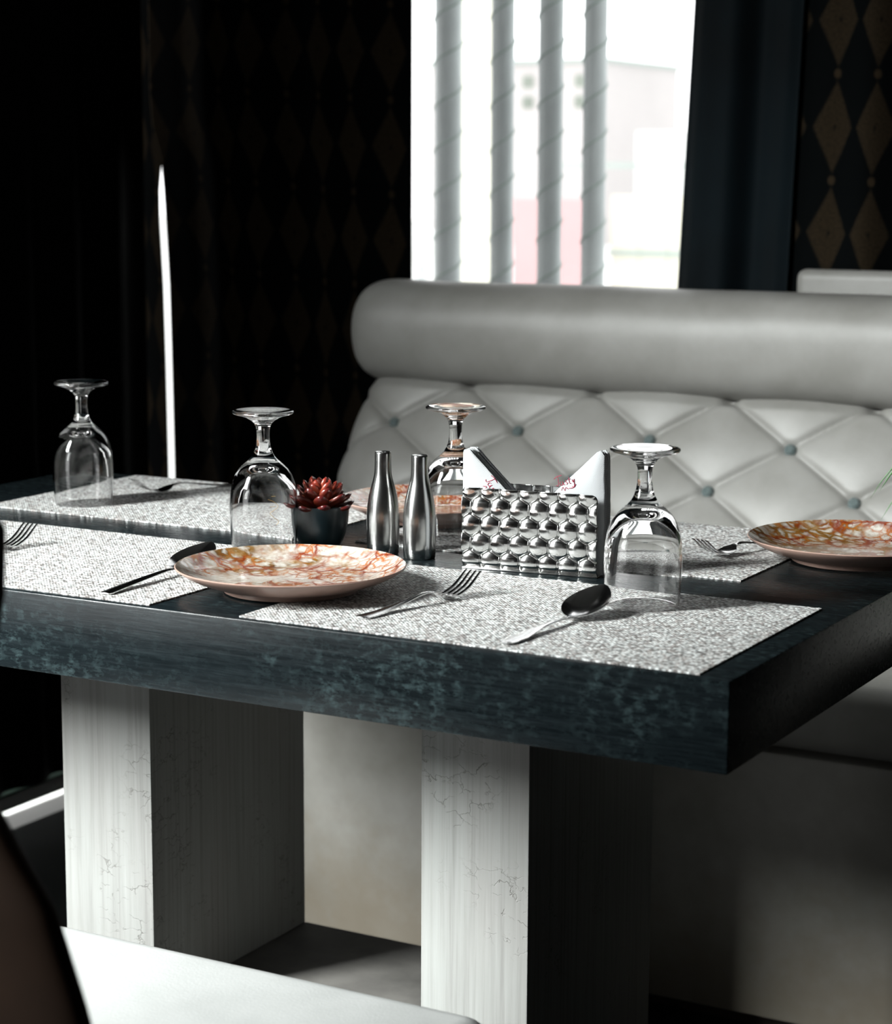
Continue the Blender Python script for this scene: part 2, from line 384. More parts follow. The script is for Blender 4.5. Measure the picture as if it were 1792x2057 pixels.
box(b, XL-.7, XL-.66, YB+.02, YB+.08, .15, 2.32); box(b, -.60, -.55, YB+.02, YB+.08, .15, 2.32)
obj('window_frame', b, MT['frame'], w, smooth=False)
w2 = st('window_2', bx(XL-.022, XL-.018, .56, 1.62, .0, .5), MT['pane'])
b = bmesh.new(); box(b, XL-.03, XL-.015, .56, 1.62, .031, .034)
obj('window_rail', b, MT['darkframe'], w2, smooth=False)

# ------------------------------------------------------------------ drapes
def drape(name, label, x_at, z0, z1, y, amp, folds, mat_, U0=0, phase=0, n=160, group=None, wide=1.15, flat=lambda u: 1):
    """x_at(u,z) horizontal run along the back wall; soft vertical folds"""
    def P(u, v):
        z = z0 + (z1-z0)*v; x = x_at(u, z)
        return Vector((x, y + flat(u)*(amp*math.sin(2*pi*folds*u + phase) + .25*amp*math.sin(5.3*pi*folds*u+1+v)), z))
    b = grid(P, n, 40, uv=lambda u, v: (U0 + u*abs(x_at(1, z1)-x_at(0, z1))*wide + .012*math.sin(2*pi*folds*u+phase+.8), z0+(z1-z0)*v + .035*u))
    o = obj(name, b, mat_, smooth=True, sharp=180)
    mod = o.modifiers.new('thickness', 'SOLIDIFY'); mod.thickness = .0025
    return tag(o, label, 'curtain', group)
slitR = lambda z: lerp([(.3, -1.790), (.574, -1.7865), (.8, -1.789), (.95, -1.7915), (1.05, -1.797), (1.168, -1.8035), (1.25, -1.83), (2.4, -1.83)], z)
slitL = lambda z: lerp([(.3, -1.803), (.573, -1.8005), (.8, -1.8025), (.95, -1.8055), (1.05, -1.8115), (1.14, -1.8115), (1.168, -1.805), (1.2, -1.803), (2.4, -1.79)], z)
drape('curtain', 'black curtain with lattice of faded gold diamonds left of the bright window',
      lambda u, z: slitR(z) + (-1.262-slitR(z))*u, .05, 2.42, 1.68, .009, 2.5, MT['curtain'], U0=.028, phase=.6, flat=lambda u: min(1, u*8))
drape('curtain', 'narrow gold-flecked curtain edge left of the thin vertical slit of light',
      lambda u, z: -1.90 + (slitL(z)-.0062+1.90)*u, .05, 2.42, 1.688, .002, 1.2, MT['curtain'], U0=.0, phase=.2, n=40, flat=lambda u: 1-u)
er = lambda z: lerp([(.3, -.81), (.972, -.776), (1.427, -.757), (2.4, -.71)], z)
sr = lambda z: lerp([(.3, -.60), (.972, -.572), (1.427, -.557), (2.4, -.50)], z)
drape('curtain', 'plain dark teal curtain right of the bright window', lambda u, z: er(z) + (sr(z)-er(z))*u, .05, 2.42, 1.70, .018, 1.3, MT['teal'], phase=2.2, n=90)
drape('curtain', 'dark curtain with gold pattern in the upper right corner', lambda u, z: sr(z)-.01 + (.45-sr(z))*u, .05, 2.42, 1.672, .022, 4.2, MT['curtain'], U0=.3, phase=1.8)
def PL(u, v):
    yy = .50 + (1.655-.50)*u; return Vector((XL + .050 + .012*math.sin(2*pi*9*u), yy, .064 + 2.36*v))
o = obj('curtain', grid(PL, 200, 20, uv=lambda u, v: (u*1.4, .064+2.36*v)), MT['blackcloth'], sharp=180)
mod = o.modifiers.new('thickness', 'SOLIDIFY'); mod.thickness = .003
tag(o, 'black curtain on the left wall with daylight strip under its hem', 'curtain')

# ------------------------------------------------------------------ tufted banquette
SX0, SX1 = -1.215, .62
sofa = thing('banquette_sofa', 'cream tufted leather banquette with crystal buttons behind the dining table', 'sofa', (0, 1.3, 0))
SO = Vector((0, 1.3, 0))
def P(u, v):   # top roll with a rounded left end
    x = SX0-.035 + (SX1-SX0+.035)*(u**1.6); d = (x-(SX0-.035))/.075
    k = 1.0 if d >= 1 else max(0.0, 1-(1-d)**2)**.5*.42 + .58*min(1, max(.0, 1-(1-d)**4))
    a = 2*pi*v
    ry = .080*max(k, .02); rz = .084*max(k, .02)
    w_ = .0025*noise.noise(Vector((x*5, math.cos(a)*1.5, math.sin(a)*1.5)))
    cz, cy = .893, 1.475
    ca, sa = math.cos(a), math.sin(a)
    ry2 = ry*1.0; sq = lambda c_: math.copysign(abs(c_)**.85, c_)
    return Vector((x, cy + (ry2+w_)*sq(ca), cz + (rz+w_)*sq(sa))) - SO
b = grid(P, 110, 56); bmesh.ops.remove_doubles(b, verts=b.verts[:], dist=.0004)
obj('top_roll', b, MT['sofa'], sofa, sharp=180)
SP = .2257; RS = .0765
du = Vector((0, -.52, -.855)).normalized(); nn = Vector((0, -.855, .52)).normalized()
T0 = Vector((0, 1.437, .818))      # top line; first button row lies .08 below along the slope
def tuft(x, s):
    a = (x+1.134)/SP; c = (s-.08)/RS; p, q = a+c/2, a-c/2
    f = (abs(math.sin(pi*p))*abs(math.sin(pi*q)))
    fold = min(1, abs(math.sin(pi*p))*5)*min(1, abs(math.sin(pi*q))*5)
    h = .012*f**.5 + .0025*fold
    # deeper pull at the buttons
    ia = round(p); ib = round(q); d2 = ((p-ia)**2+(q-ib)**2)
    return h - .010*math.exp(-d2/.006)
def PT(u, v):
    x = SX0 + .005 + (SX1-SX0)*u; s = v*.43
    e = (x-SX0)/.05; edge = 0 if e > 1 else (1-math.sqrt(max(0, 1-(1-e)**2)))*.05
    flare = -.035*(s/.43) 
    top = -.010*max(0, 1-s/.02)
    return T0 + Vector((x + flare*max(0, 1-(x-SX0)/.3), 0, 0)) + du*s + nn*(tuft(x, s) - edge + top) - SO
obj('tufted_backrest', grid(PT, 560, 130), MT['sofa'], sofa, sharp=180)
def PS(u, v):  # left end panel, back
    P0 = PT(0, v); return P0 + Vector((.0, u*.22, 0))
obj('side_panel', grid(PS, 4, 40), MT['sofa'], sofa, sharp=180)
obj('back_panel', bx(SX0+.01, SX1, 1.52-1.3, 1.58-1.3, .03, .86, bev=.012), MT['sofa'], sofa)
obj('seat_cushion', bx(SX0-.01, SX1, 1.01-1.3, 1.33-1.3, .405, .50, bev=.022, seg=4), MT['sofa'], sofa)
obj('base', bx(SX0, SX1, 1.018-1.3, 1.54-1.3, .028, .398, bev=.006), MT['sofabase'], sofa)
obj('plinth', bx(SX0+.03, SX1, 1.06-1.3, 1.5-1.3, 0, .03), MT['darkwood'], sofa)
bt = lathe([(0, -.004), (.008, -.003), (.0098, .0), (.0092, .003), (.006, .006), (0, .0068)], 12)
first = None
for row in range(5):
    s = .08 + RS*row
    for i in range(-1, 9):
        x = -1.134 + SP*i + (SP/2 if row % 2 else 0)
        if x < SX0+.04 or x > SX1-.05: continue
        pos = T0 + Vector((x, 0, 0)) + du*s + nn*(-.002) - SO
        if first is None:
            first = obj('button', bt, MT['crystal'], sofa, sharp=20); o = first; first['label'] = 'faceted crystal button'
        else:
            o = first.copy(); C.objects.link(o); o.parent = sofa
        o.location = pos; o.rotation_euler = nn.to_track_quat('Z', 'Y').to_euler()

o = obj('booth_backrest', bx(-.535, .45, 1.610, 1.642, .0, 1.005, bev=.015, seg=5), MT['sofa'])
tag(o, 'pale cream padded top edge behind the right end of the tufted banquette', 'sofa')

# ------------------------------------------------------------------ dining table
TX0, TX1, TD, TT = -1.22, 0.0, .692, .078
table = thing('dining_table', 'dark teal-black wooden table on pale crackled slab legs', 'table', (-.61, .346, 0))
tO = Vector((-.61, .346, 0))
def rel(b):
    for v in b.verts: v.co -= tO
    return b
obj('tabletop', rel(bx(TX0, TX1, 0, TD, .75-TT, .75, bev=.0018, seg=2)), MT['table'], table)
LG0, LG1 = .260, .570
obj('leg', rel(bx(-.900, -.776, LG0, LG1, .0, .75-TT-.0005, bev=.0018, seg=2)), MT['slab'], table)
obj('leg', rel(bx(-.433, -.309, LG0, LG1, .0, .75-TT-.0005, bev=.0018, seg=2)), MT['slab'], table)
obj('base', rel(bx(-.7755, -.4335, LG0+.01, LG1-.002, .0, .228, bev=.0018, seg=2)), MT['darkslab'], table)

# ------------------------------------------------------------------ placemats
ZT = .7502
mb = bx(-.225, .225, -.15, .15, 0, .0013)
pm = obj('placemat', mb, MT['mat'], loc=(-.2545, .157, ZT), rotz=.003)
tag(pm, 'grey woven placemat nearest the camera, under the spoon and goblet at right', 'placemat', 'grey woven placemats')
for lab, x, y, rz in (('grey woven placemat at the front left, brightly lit, under a spoon and fork', -.806, .158, -.004),
                      ('grey woven placemat at the back right, behind the napkin holder', -.371, .547, .003),
                      ('grey woven placemat at the back left, half in shadow under a goblet', -.888, .535, .004)):
    c = pm.copy(); C.objects.link(c); c.location = (x, y, ZT); c.rotation_euler = (0, 0, rz); c['label'] = lab
ZM = ZT + .0015

# ------------------------------------------------------------------ plates
pp = [(0, .0045), (.060, .0045), (.0615, .0002), (.0655, .0002), (.067, .0045), (.078, .0070), (.092, .0118), (.104, .0176), (.1115, .0228), (.1122, .0240),
      (.1113, .0248), (.1085, .0236), (.1000, .0182), (.0900, .0138), (.0790, .0107), (.0680, .0092), (.0400, .0085), (0, .0085)]
mi = [1]*10 + [0]*7
def plate(loc, mm, label, rz=0):
    p = obj('dinner_plate', lathe(pp, 96, matidx=mi), [mm, MT['plate_back']], loc=loc, rotz=rz, sharp=35)
    return tag(p, label, 'plate', 'marbled dinner plates')
plate((-.5065, .134, ZM), MT['marbleA'], 'marbled orange and cream plate at the front between two placemats')
plate((-.083, .563, ZM), MT['marbleB'], 'marbled brown and gold plate cut off by the right edge', 1.1)
plate((-.594, .575, ZM), MT['marbleC'], 'marbled plate at the back, half hidden behind the steel shakers', 2.2)

# ------------------------------------------------------------------ goblets standing upside down
out = [(.0342, .0003), (.0347, .003), (.0356, .012), (.0363, .025), (.0367, .038), (.0366, .048), (.0357, .060), (.0338, .070), (.0305, .079), (.0262, .086),
       (.0205, .0915), (.0160, .0950), (.0125, .0990), (.0098, .1040), (.0080, .1095), (.0071, .1155), (.0068, .1210), (.0070, .1265), (.0077, .1312), (.0098, .1350), (.0140, .1385),
       (.0205, .1415), (.0280, .1438), (.0322, .1452), (.0330, .1466), (.0325, .1480), (.0305, .1487), (.0200, .1479), (.0100, .1470), (0, .1466)]
inn = [(0, .0865), (.0060, .0862), (.0120, .0848), (.0180, .0818), (.0240, .0768), (.0290, .0703), (.0322, .063), (.0340, .053), (.0348, .042), (.0347, .030), (.0341, .016), (.0332, .004), (.0329, .0003)]
prof = inn + out   # inner wall up to the top of the bowl, rim, outer wall, stem, foot
gob = thing('goblet', 'clear stemmed goblet upside down at the front right beside the big spoon', 'glass', (-.1815, .238, ZM), 0, 'upturned stemmed goblets')
body = obj('bowl', lathe(list(reversed(out)) + list(reversed(inn)), 96), MT['glass'], gob, sharp=60)
for lab, x, y in (('clear stemmed goblet upside down left of the potted succulent', -.658, .312),
                  ('clear stemmed goblet upside down behind the napkin holder and shaker', -.503, .457),
                  ('dim stemmed goblet upside down at the far left in shadow', -1.020, .457)):
    gl = dup(gob, lab, (x, y, ZM if y != .312 else ZM))
    if x == -.658:
        # small gold emblem on the side facing the camera
        b = bmesh.new(); R_ = .0371; ang0 = math.atan2(-1.5489-.312, .6018+.658)
        def on(a, z): return (R_*math.cos(ang0+a), R_*math.sin(ang0+a), z)
        pts = [(.12, .058), (.30, .055), (.42, .050), (.30, .046), (.18, .043), (.30, .038), (.44, .034), (.36, .030)]
        tube(catmull([on(a, z) for a, z in pts], 5), .00022, 5, b); tube([on(.18, .050), on(.34, .050)], .0002, 5, b); tube([on(.22, .061), on(.34, .061)], .0002, 5, b)
        e = obj('emblem', b, MT['gold'], gl); e['label'] = 'thin gold printed emblem'

# ------------------------------------------------------------------ steel shakers
sp_ = [(0, 0), (.0160, 0), (.0170, .0012), (.0174, .012), (.0176, .030), (.0175, .043), (.0168, .052), (.0152, .062), (.0130, .071), (.0109, .0785), (.0096, .084), (.0091, .089), (.0088, .098), (.0087, .1075), (.0084, .1088), (.0078, .1092), (.0060, .1086), (0, .1086)]
sh = thing('steel_shaker', 'bottle-shaped steel shaker, the left of the pair beside the succulent', 'shaker', (-.5345, .355, ZT), 0, 'steel bottle shakers')
obj('body', lathe(sp_, 64), MT['brushed'], sh, sharp=50)
b = bmesh.new()
for i in range(5):
    box(b, .003*math.cos(i*1.257)-.0005, .003*math.cos(i*1.257)+.0005, .003*math.sin(i*1.257)-.0005, .003*math.sin(i*1.257)+.0005, .1086, .1088)
obj('shaker_holes', b, MT['pot'], sh, smooth=False)
dup(sh, 'bottle-shaped steel shaker, the right of the pair near the napkin holder', (-.4875, .351, ZT))

# ------------------------------------------------------------------ potted succulent
su = thing('potted_succulent', 'small red succulent in a black ceramic pot behind the front goblet', 'plant', (-.614, .356, ZT))
obj('pot', lathe([(0, 0), (.020, 0), (.0225, .002), (.0270, .014), (.0300, .028), (.0312, .042), (.0310, .0455), (.0295, .0462), (.0280, .0445), (.0270, .036), (0, .036)], 56), MT['pot'], su, sharp=50)
obj('soil', lathe([(0, .040), (.015, .0395), (.0272, .038)], 24), MT['soil'], su)
b = bmesh.new(); L = b.loops.layers.uv.verify()
def leaf(b, base, az, el, ln, wd, th, inner):
    d = Vector((math.cos(az)*math.cos(el), math.sin(az)*math.cos(el), math.sin(el))); s = Vector((-math.sin(az), math.cos(az), 0)); n_ = s.cross(d)*-1
    rings = []; K = 9; Q = 10
    for i in range(K+1):
        t = i/K; w_ = wd*(.35+.65*math.sin(pi*min(1, t*.72+.05)))*(1-t**4)**.55 if t < 1 else 0
        c_ = Vector(base) + d*ln*t + Vector((0, 0, 1))*ln*.16*t*t*math.cos(el)
        if i == K: rings.append([b.verts.new(c_)]); continue
        rings.append([b.verts.new(c_ + s*w_*math.cos(2*pi*q/Q) + n_*(th*(1-.55*t)*math.sin(2*pi*q/Q)*(1.25 if math.sin(2*pi*q/Q) < 0 else .7))) for q in range(Q)])
    for i in range(K):
        A, B = rings[i], rings[i+1]
        for q in range(Q):
            q2 = (q+1) % Q
            f_ = b.faces.new((A[q], A[q2], B[0])) if len(B) == 1 else b.faces.new((A[q], A[q2], B[q2], B[q]))
            for lp in f_.loops:
                lp[L].uv = ((i + (1 if lp.vert in B else 0))/K, inner)
k = 0
for (cnt, el, ln, wd, th, z, r0, inner) in ((8, .10, .035, .0092, .0048, .044, .004, 0), (8, .36, .033, .0094, .0052, .048, .004, .08), (7, .66, .028, .0092, .0052, .051, .004, .3),
                                          (6, .98, .0265, .0082, .0050, .053, .003, .75), (5, 1.22, .0245, .0066, .0046, .055, .002, 1), (3, 1.42, .019, .0048, .004, .057, .001, 1)):
    for i in range(cnt):
        az = 2*pi*i/cnt + k*.55 + random.uniform(-.08, .08)
        leaf(b, (r0*math.cos(az), r0*math.sin(az), z-.004), az, el+random.uniform(-.07, .07), ln*random.uniform(.9, 1.08), wd, th, inner)
    k += 1
obj('rosette', b, MT['succ'], su, sharp=180)['label'] = 'fleshy red and orange leaves'

# ------------------------------------------------------------------ napkin holder and napkins
HX, HY, HR = -.349, .334, .115
hold = thing('napkin_holder', 'dimpled polished steel napkin holder in the middle of the table', 'napkin holder', (HX, HY, ZT), HR)
PH, PW, PTK = .0835, .1455, .0011
def cellh(x, z):
    # hexagonal packing, pointy tops: pitch 0.0210 across, rows 0.0182 apart
    px_, pz_ = .0210, .0186
    best = []
    r0 = int(round((z-.0085)/pz_))
    for r in (r0-1, r0, r0+1):
        off = .5*px_ if r % 2 else 0
        c0 = round((x-off)/px_)
        for c_ in (c0-1, c0, c0+1):
            best.append((x-off-c_*px_)**2 + ((z-.0085-r*pz_))**2)
    best.sort(); d1, d2 = math.sqrt(best[0]), math.sqrt(best[1])
    R = .0128; dome = math.sqrt(max(0, 1-(d1/R)**2))
    e = min(1, (d2-d1)/.0022); return .0062*(dome*.85+.15)*(.35+.65*(e*(2-e)))
def panel(sgn, y0):
    def f(u, v):
        x = (u-.5)*PW; z = .001 + v*PH; fade = min(1, (z-.001)/.006)*1.0; ed = 1
        hh = cellh(x, z)*min(1, fade)
        # rounded upper corners
        cx_ = PW/2-.006; cz_ = PH-.006+.001
        if abs(x) > cx_ and z > cz_:
            dx, dz = abs(x)-cx_, z-cz_; m_ = max(dx, dz); l_ = math.hypot(dx, dz)
            if l_ > 1e-9: sc = m_/l_; x = math.copysign(cx_+dx*sc, x); z = cz_+dz*sc
        return Vector((x, y0 - sgn*hh, z))
    return shell(f, 240, 150, lambda u, v: PTK, Vector((0, -sgn, 0)))
obj('front_panel', panel(1, 0.0), MT['steel'], hold, sharp=180)
obj('back_panel', panel(-1, .033), MT['steel'], hold, sharp=180)
obj('bottom_plate', bx(-PW/2, PW/2, -.003, .0355, 0, .0012, bev=.0004), MT['steel'], hold)
ch, sh_ = math.cos(HR), math.sin(HR)
def napkin(poly, y, th, seed):
    """folded paper triangle: an outline of its own with a little waviness and a soft folded thickness"""
    b = bmesh.new(); n = len(poly); pts = []
    for i in range(n):
        a, c_ = poly[i], poly[(i+1) % n]
        steps = max(1, int(math.hypot(c_[0]-a[0], c_[1]-a[1])/.006))
        for k_ in range(steps): t = k_/steps; pts.append((a[0]+(c_[0]-a[0])*t, a[1]+(c_[1]-a[1])*t))
    cx_ = sum(p[0] for p in pts)/len(pts); cz_ = sum(p[1] for p in pts)/len(pts)
    rows = []
    for lay in (0, 1):
        for sc in ((.0, .5, .97, 1.0) if lay == 0 else (1.0, .97, .5, 0)):
            yy = y + (.0 if lay == 0 else th) + (.25*th if sc == 1.0 and lay == 0 else (-.25*th if sc == 1.0 else 0))
            if sc == 0: rows.append([b.verts.new((cx_, yy, cz_))]); continue
            R_ = []
            for p in pts:
                x, z = cx_+(p[0]-cx_)*sc, cz_+(p[1]-cz_)*sc
                wv = .0007*noise.noise(Vector((x*40+seed*3, z*40, seed*1.7)))*(1 if z > .03 else 0)
                jx = .0007*noise.noise(Vector((seed*5.1, z*50, 3.3))) if z > .05 else 0
                R_.append(b.verts.new((x+jx, yy+wv, z)))
            rows.append(R_)
    for A, B in zip(rows, rows[1:]):
        m_ = max(len(A), len(B))
        for i in range(m_):
            i2 = (i+1) % m_
            if len(A) == 1: b.faces.new((A[0], B[i2], B[i]))
            elif len(B) == 1: b.faces.new((A[i], A[i2], B[0]))
            else: b.faces.new((A[i], A[i2], B[i2], B[i]))
    return b
def place_nap(b, lab, group):
    o = obj('paper_napkin', b, MT['napkin'], loc=(HX, HY, ZT), rotz=HR, sharp=50); return tag(o, lab, 'napkin', group)
NL, NR = 7, 8; ORD = ['first', 'second', 'third', 'fourth', 'fifth', 'sixth', 'seventh', 'eighth']
for i in range(NL):
    j = random.uniform(-.001, .001); y = .0050 + i*.0034
    poly = [(-.003, .0020), (-.0755, .0020), (-.0758+j*.4, .118+j), (-.0745, .1212+j), (-.0690+j, .1215+j), (-.003+j, .0565+j)]
    if i == 0: lab = 'white paper napkin with burgundy script, front of the left stack in the holder'
    else: lab = 'white paper napkin, %s from the front in the left stack of the holder' % ORD[i]
    o = place_nap(napkin(poly, y, .0030, i), lab, 'napkins in the left stack of the holder')
    if i == 0: NA = o
for i in range(NR):
    j = random.uniform(-.0012, .0012); y = .0050 + i*.0033
    poly = [(.003, .0020), (.0755+j*.5, .0020), (.0762+j, .06), (.0752+j, .1215+j*2), (.0725, .1265+j*2), (.0675+j, .1255+j), (.003+j, .0640)]
    if i == 0: lab = 'white paper napkin with faint pink script, front of the right stack in the holder'
    else: lab = 'white paper napkin, %s from the front in the right stack of the holder' % ORD[i]
    o = place_nap(napkin(poly, y, .0029, 20+i), lab, 'napkins in the right stack of the holder')
    if i == 0: NB = o
def script(parent, origin, ang, scale, y, seed):
    """small printed flourish of joined loops, in the burgundy of the print"""
    random.seed(seed); b = bmesh.new(); ca, sa = math.cos(ang), math.sin(ang)
    def T(p): return (origin[0]+scale*(p[0]*ca-p[1]*sa), y, origin[1]+scale*(p[0]*sa+p[1]*ca))
    strokes = [[(-.3, 1.0), (.2, 1.25), (.9, 1.3)], [(.3, 1.2), (.25, .5), (.1, 0), (-.2, .1)], [(.6, .5), (.4, .3), (.5, .0), (.8, .1), (.85, .5), (.9, .05), (1.1, .0)],
               [(1.5, .5), (1.25, .45), (1.3, .25), (1.5, .15), (1.3, -.05)], [(1.8, .9), (1.75, .1), (1.95, 0)], [(1.6, .55), (2.0, .6)], [(2.2, .5), (2.3, .1), (2.5, .5), (2.3, -.5), (2.0, -.4)],
               [(.4, -.7), (.7, -.3), (.9, -.8), (1.1, -.4), (1.4, -.7)], [(1.5, -.6), (2.2, -.6), (2.6, -.2)]]
    for s_ in strokes: tube(catmull([T(p) for p in s_], 4), .00032, 5, b)
    o = obj('printed_script', b, MT['red'], parent); return o
script(NA, (-.050, .0905), -1.05, .0078, .00478, 1)['label'] = 'burgundy printed script'
script(NB, (.0275, .0900), .25, .0075, .00478, 2)['label'] = 'faint burgundy printed script'
random.seed(11)

# ------------------------------------------------------------------ cutlery (along local +y, origin at handle end)
def strip(wtab, ztab, ctab, s0, s1, n=60, m_=12, th=.0016, hook=None):
    """sheet along s with half width w(s), height z(s) and cross dish c(s)"""
    def f(u, v):
        s = s0 + (s1-s0)*u; w_ = lerp(wtab, s); t = 2*v-1
        return Vector((w_*t, s, herm(ztab, s) + herm(ctab, s)*t*t))
    return shell(f, n, m_, lambda u, v: th*(1-.45*abs(2*v-1)**3), Vector((0, 0, 1)))
def ellw(a, c_, w_, n=24, pw=1.0): return [(a+(c_-a)*i/n, w_*max(0, math.sin(pi*(i/n)**pw))**.62) for i in range(n+1)]
def spoon_meshes(plain):
    zt = [(0, .0030), (.03, .0036), (.06, .0058), (.09, .0066), (.112, .0060), (.1235, .0048), (.130, .0050)] if not plain else \
         [(0, .0024), (.03, .0044), (.08, .0070), (.112, .0080), (.1235, .0066), (.130, .0062)]
    if plain: wt = [(0, .0050), (.004, .0068), (.05, .0060), (.10, .0042), (.118, .0030), (.128, .0026)]
    else: wt = [(0, .0040), (.003, .0078), (.010, .0088), (.016, .0082), (.030, .0088), (.048, .0062), (.075, .0040), (.105, .0028), (.128, .0027)]
    h = strip(wt, zt, [(0, -.0008), (.1, -.0006), (.128, .0)], 0, .127, 60, 8, .0018)
    bw = [(.1235+.0685*i/30, .0004+.0228*max(0, math.sin(pi*(i/30)**.88))**.66) for i in range(31)]; bw[0] = (.1235, .0026)
    def fb(u, v):
        s = .1235 + .0683*u; t = 2*v-1; w_ = lerp(bw, s)
        line = (.0048 if not plain else .0063) + (.0215 if not plain else .0185)*u**1.05
        dp = .0070*max(0, math.sin(pi*u**.85))**.8
        return Vector((w_*t, s, max(.0016, line - dp*(1-t*t))))
    bo = shell(fb, 48, 24, lambda u, v: .0011, Vector((0, 0, 1)))
    return h, bo
def spoon(label, loc, rz, plain, sc=1):
    t = thing('table_spoon', label, 'spoon', loc, rz, 'steel spoons'); h, bo = spoon_meshes(plain)
    obj('handle', h, MT['cutlery'], t, sharp=60); obj('bowl', bo, MT['cutlery'], t, sharp=60)
    t.scale = (sc, sc, sc)
    return t
spoon('steel spoon with shaped silver handle on the front right placemat beside the goblet', (-.2150, .022, ZM), -.07, False, .92)
spoon('steel spoon with flat dark handle on the front left placemat, touching the plate', (-.6445, .021, ZM), .03, True, .95)
def fork(label, loc, rz):
    t = thing('table_fork', label, 'fork', loc, rz, 'steel forks')
    zt = [(0, .0024), (.03, .0038), (.06, .0075), (.095, .0125), (.108, .0110), (.120, .0055), (.130, .0035), (.140, .0050), (.155, .0110), (.172, .0235)]
    wt = [(0, .0045), (.004, .0080), (.012, .0085), (.03, .0070), (.06, .0045), (.09, .0028), (.108, .0026)]
    obj('handle', strip(wt, zt, [(0, -.001), (.1, -.0008), (.11, 0)], 0, .108, 50, 8, .0020), MT['cutlery'], t, sharp=60)
    hw = [(.1075, .0027), (.112, .0050), (.118, .0098), (.124, .0113), (.133, .0115)]
    obj('head', strip(hw, zt, [(.1075, .0), (.118, .0014), (.133, .0010)], .1075, .133, 20, 12, .0016), MT['cutlery'], t, sharp=60)
    for q in range(4):
        x0 = -.0096 + q*.0064
        def f(u, v, x0=x0):
            s = .1325 + .0405*u; w_ = .0019*(1-.55*u**3); tt = 2*v-1
            return Vector((x0 + w_*tt, s, herm(zt, s)+.0006))
        obj('tine', shell(f, 20, 4, lambda u, v: .0014, Vector((0, 0, 1))), MT['cutlery'], t, sharp=60)
    t.scale = (.93, .93, .93); return t
f0 = fork('steel fork between the front plate and the napkin holder, tines up', (-.3770, .050, ZM), -.20)
dup(f0, 'dark steel fork at the left edge of the front left placemat', (-.889, .043, ZM), .0, 'steel forks')
dup(f0, 'steel fork on the back right placemat with its handle under the plate', (-.176, .632, ZM), pi-.30, 'steel forks')
dup(f0, 'dim steel fork in shadow on the back left placemat', (-.945, .690-.01, ZM), pi-.35, 'steel forks')

# ------------------------------------------------------------------ foreground chair
chair = thing('dining_chair', 'white-seated chair with brown curved back pushed against the table front', 'chair', (-.42, -.3, 0)); cO = Vector((-.42, -.3, 0))
b = bx(-.255, .245, -.265, .252, .375, .452, bev=.028, seg=6); obj('seat', b, MT['seat'], chair, sharp=60)
hw = [(.40, .262), (.60, .256), (.645, .246), (.708, .222), (.736, .200), (.77, .176), (.80, .170), (.85, .176), (.90, .188), (.94, .190), (.97, .165), (.99, .12), (1.0, .01)]
def PBK(u, v):
    z = .40 + .60*v; w_ = lerp(hw, z)
    a = 2*pi*u; ca, sa = math.cos(a), math.sin(a)
    return Vector((w_*math.copysign(abs(ca)**.8, ca), -.297 + .026*math.copysign(abs(sa)**.8, sa), z))
b = grid(PBK, 64, 60); bmesh.ops.remove_doubles(b, verts=b.verts[:], dist=.0003); bmesh.ops.holes_fill(b, edges=[e for e in b.edges if e.is_boundary], sides=0)
obj('backrest', b, MT['brown'], chair, sharp=70)
for x in (-.215, .205):
    for y in (-.2, .215): obj('leg', tube([(x, y, .38), (x*1.05, y*1.05, 0)], [.018, .012], 12), MT['darkwood'], chair)

# ------------------------------------------------------------------ potted grass at the right, mostly outside the frame
gp = thing('potted_grass', 'green grass-like plant whose blades droop in at the right edge', 'plant', (.02, .86, 0))
obj('pot', lathe([(0, 0), (.075, 0), (.085, .01), (.105, .30), (.110, .58), (.103, .585), (.095, .56), (0, .56)], 40), MT['pot'], gp, sharp=50)
b = bmesh.new(); G = Vector((.02, .86, 0))
def blade(b, tip, h, wd, seg=16):
    r0 = Vector((random.uniform(-.03, .03), random.uniform(-.03, .03), .565)); tip = Vector(tip)
    top = (r0+tip)/2; top.z = h
    P_ = []
    for i in range(seg+1): t = i/seg; P_.append(r0*(1-t)**2 + top*2*t*(1-t) + tip*t*t)
    side = Vector((.85, .5, .15)).normalized(); prev = None
    for i, p in enumerate(P_):
        t = i/seg; w_ = wd*(.35+.65*math.sin(pi*min(1, t*.72+.12)))*(1-t**7)
        ring = [b.verts.new(p+side*w_), b.verts.new(p+Vector((0, 0, -w_*.35))), b.verts.new(p-side*w_), b.verts.new(p+Vector((0, 0, .0004)))]
        if prev:
            for q in range(4): b.faces.new((prev[q], prev[(q+1) % 4], ring[(q+1) % 4], ring[q]))
        prev = ring
for tp, h, wd in (((-.133, .8, .790), .95, .0050), ((-.144, .8, .780), .97, .0028), ((-.130, .8, .757), .92, .0030), ((-.120, .8, .655), .88, .0050), ((-.118, .79, .84), .99, .0040)):
    blade(b, Vector(tp)-G, h, wd)
for i in range(46):
    a = random.uniform(-2.1, 2.1); r = random.uniform(.10, .20)
    tp = (r*math.cos(a), r*math.sin(a), random.uniform(.62, .95))
    if tp[0] < -.02: continue
    blade(b, tp, random.uniform(.85, 1.15), .0022)
obj('grass_blades', b, MT['leaf'], gp, sharp=180)

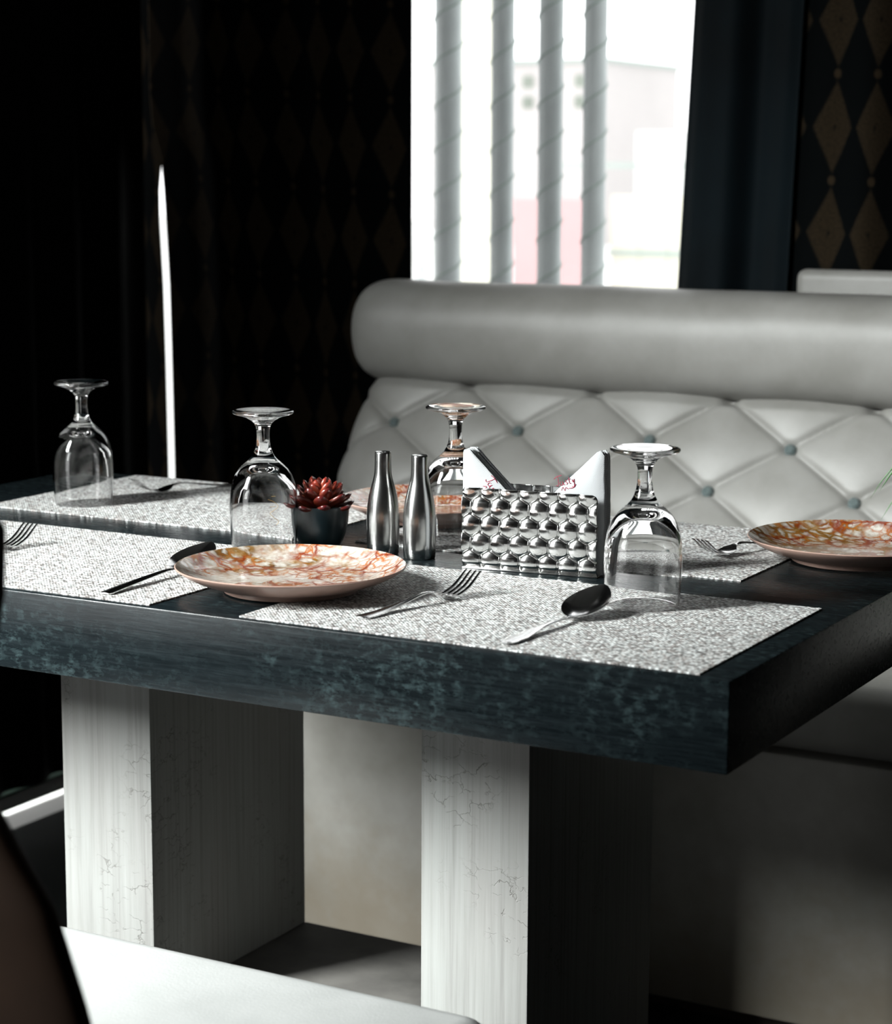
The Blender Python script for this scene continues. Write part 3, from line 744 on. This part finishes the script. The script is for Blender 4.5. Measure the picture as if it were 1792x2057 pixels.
# ------------------------------------------------------------------ outside the window
st('ground', bx(-40, 25, YB+.1, 45, -.10, -.02), MT['ground'])
st('ground', bx(-14, XL+.058, -6, YB+.1, -.10, -.008), MT['ground'])
posts = [(-1.484, .027), (-1.361, .0225), (-1.2555, .024), (-1.161, .0225)]
pl = ['grey outdoor post outside the window, furthest left', 'grey outdoor post outside the window, second from the left', 'grey outdoor post outside the window, second from the right', 'grey outdoor post outside the window, furthest right']
for (x, r), lab in zip(posts, pl):
    t = thing('outdoor_post', lab, 'post', (x, 2.2, -.02), 0, 'outdoor posts')
    o = obj('pole', tube([(0, 0, 0), (0, 0, 3.2)], r, 28), MT['pvc'], t)
    b = bmesh.new(); tube([((r+.0006)*math.cos(k_*.35), (r+.0006)*math.sin(k_*.35), .3+k_*.0048) for k_ in range(560)], .0022, 5, b)
    obj('wrapped_wire', b, MT['rail'], t)
tag(obj('sign_board', bx(-4.63, -4.42, 8, 8.05, -.02, 4), MT['cream']), 'tall cream panel seen between the two left posts outside', 'board')
tag(obj('hoarding', bx(-6.40, -5.80, 12, 12.06, -.02, .975), MT['pink']), 'faded red board outside, between the posts', 'board')
t = thing('board_fence', 'pale cream board fence outside at the right of the window', 'fence', (-5.3, 12.2, -.02))
for i, xx in enumerate((-.42, -.20, .02, .24)): obj('fence_panel', bx(xx, xx+.212, 0, .03, 0, 1.02), MT['cream'], t, smooth=False)
obj('rail', bx(-.43, .47, -.03, 0, .60, .64), MT['rail'], t, smooth=False)
t = thing('apartment_building', 'pale washed-out building with small windows beyond the posts', 'building', (-15.8, 30, -.02))
obj('wall', bx(-1.5, 1.75, 0, 3, 0, 2.95), MT['bld'], t, smooth=False)
for xx in (.25, 1.2):
    for zz in (2.22, 2.55): obj('window', bx(xx, xx+.21, -.02, .01, zz, zz+.2), MT['dwin'], t, smooth=False)
obj('roof_slab', bx(-1.55, 1.8, -.1, 3, 2.95, 3.02), MT['rail'], t, smooth=False)
t = thing('low_building', 'white low building outside at the right of the window', 'building', (-11.0, 26, -.02))
obj('wall', bx(-.7, 1.2, 0, 3, 0, 1.75), MT['bldwhite'], t, smooth=False); obj('ledge', bx(-2.0, .3, -.5, -.3, 1.25, 1.31), MT['rail'], t, smooth=False)
tag(obj('lamp_post', tube([(-6.3, 16, -.02), (-6.3, 16, 5)], .03, 10), MT['rail']), 'thin pale lamp post outside near the right window edge', 'pole')
bs = bmesh.new(); bmesh.ops.create_uvsphere(bs, u_segments=32, v_segments=20, radius=.10)
t = thing('garden_globe', 'white round globe outside low at the left window edge', 'lamp', (-4.87, 8, -.02))
obj('globe', bs, MT['ball'], t, loc=(0, 0, .80)); obj('stand', tube([(0, 0, 0), (0, 0, .71)], .03, 10), MT['pvc'], t)
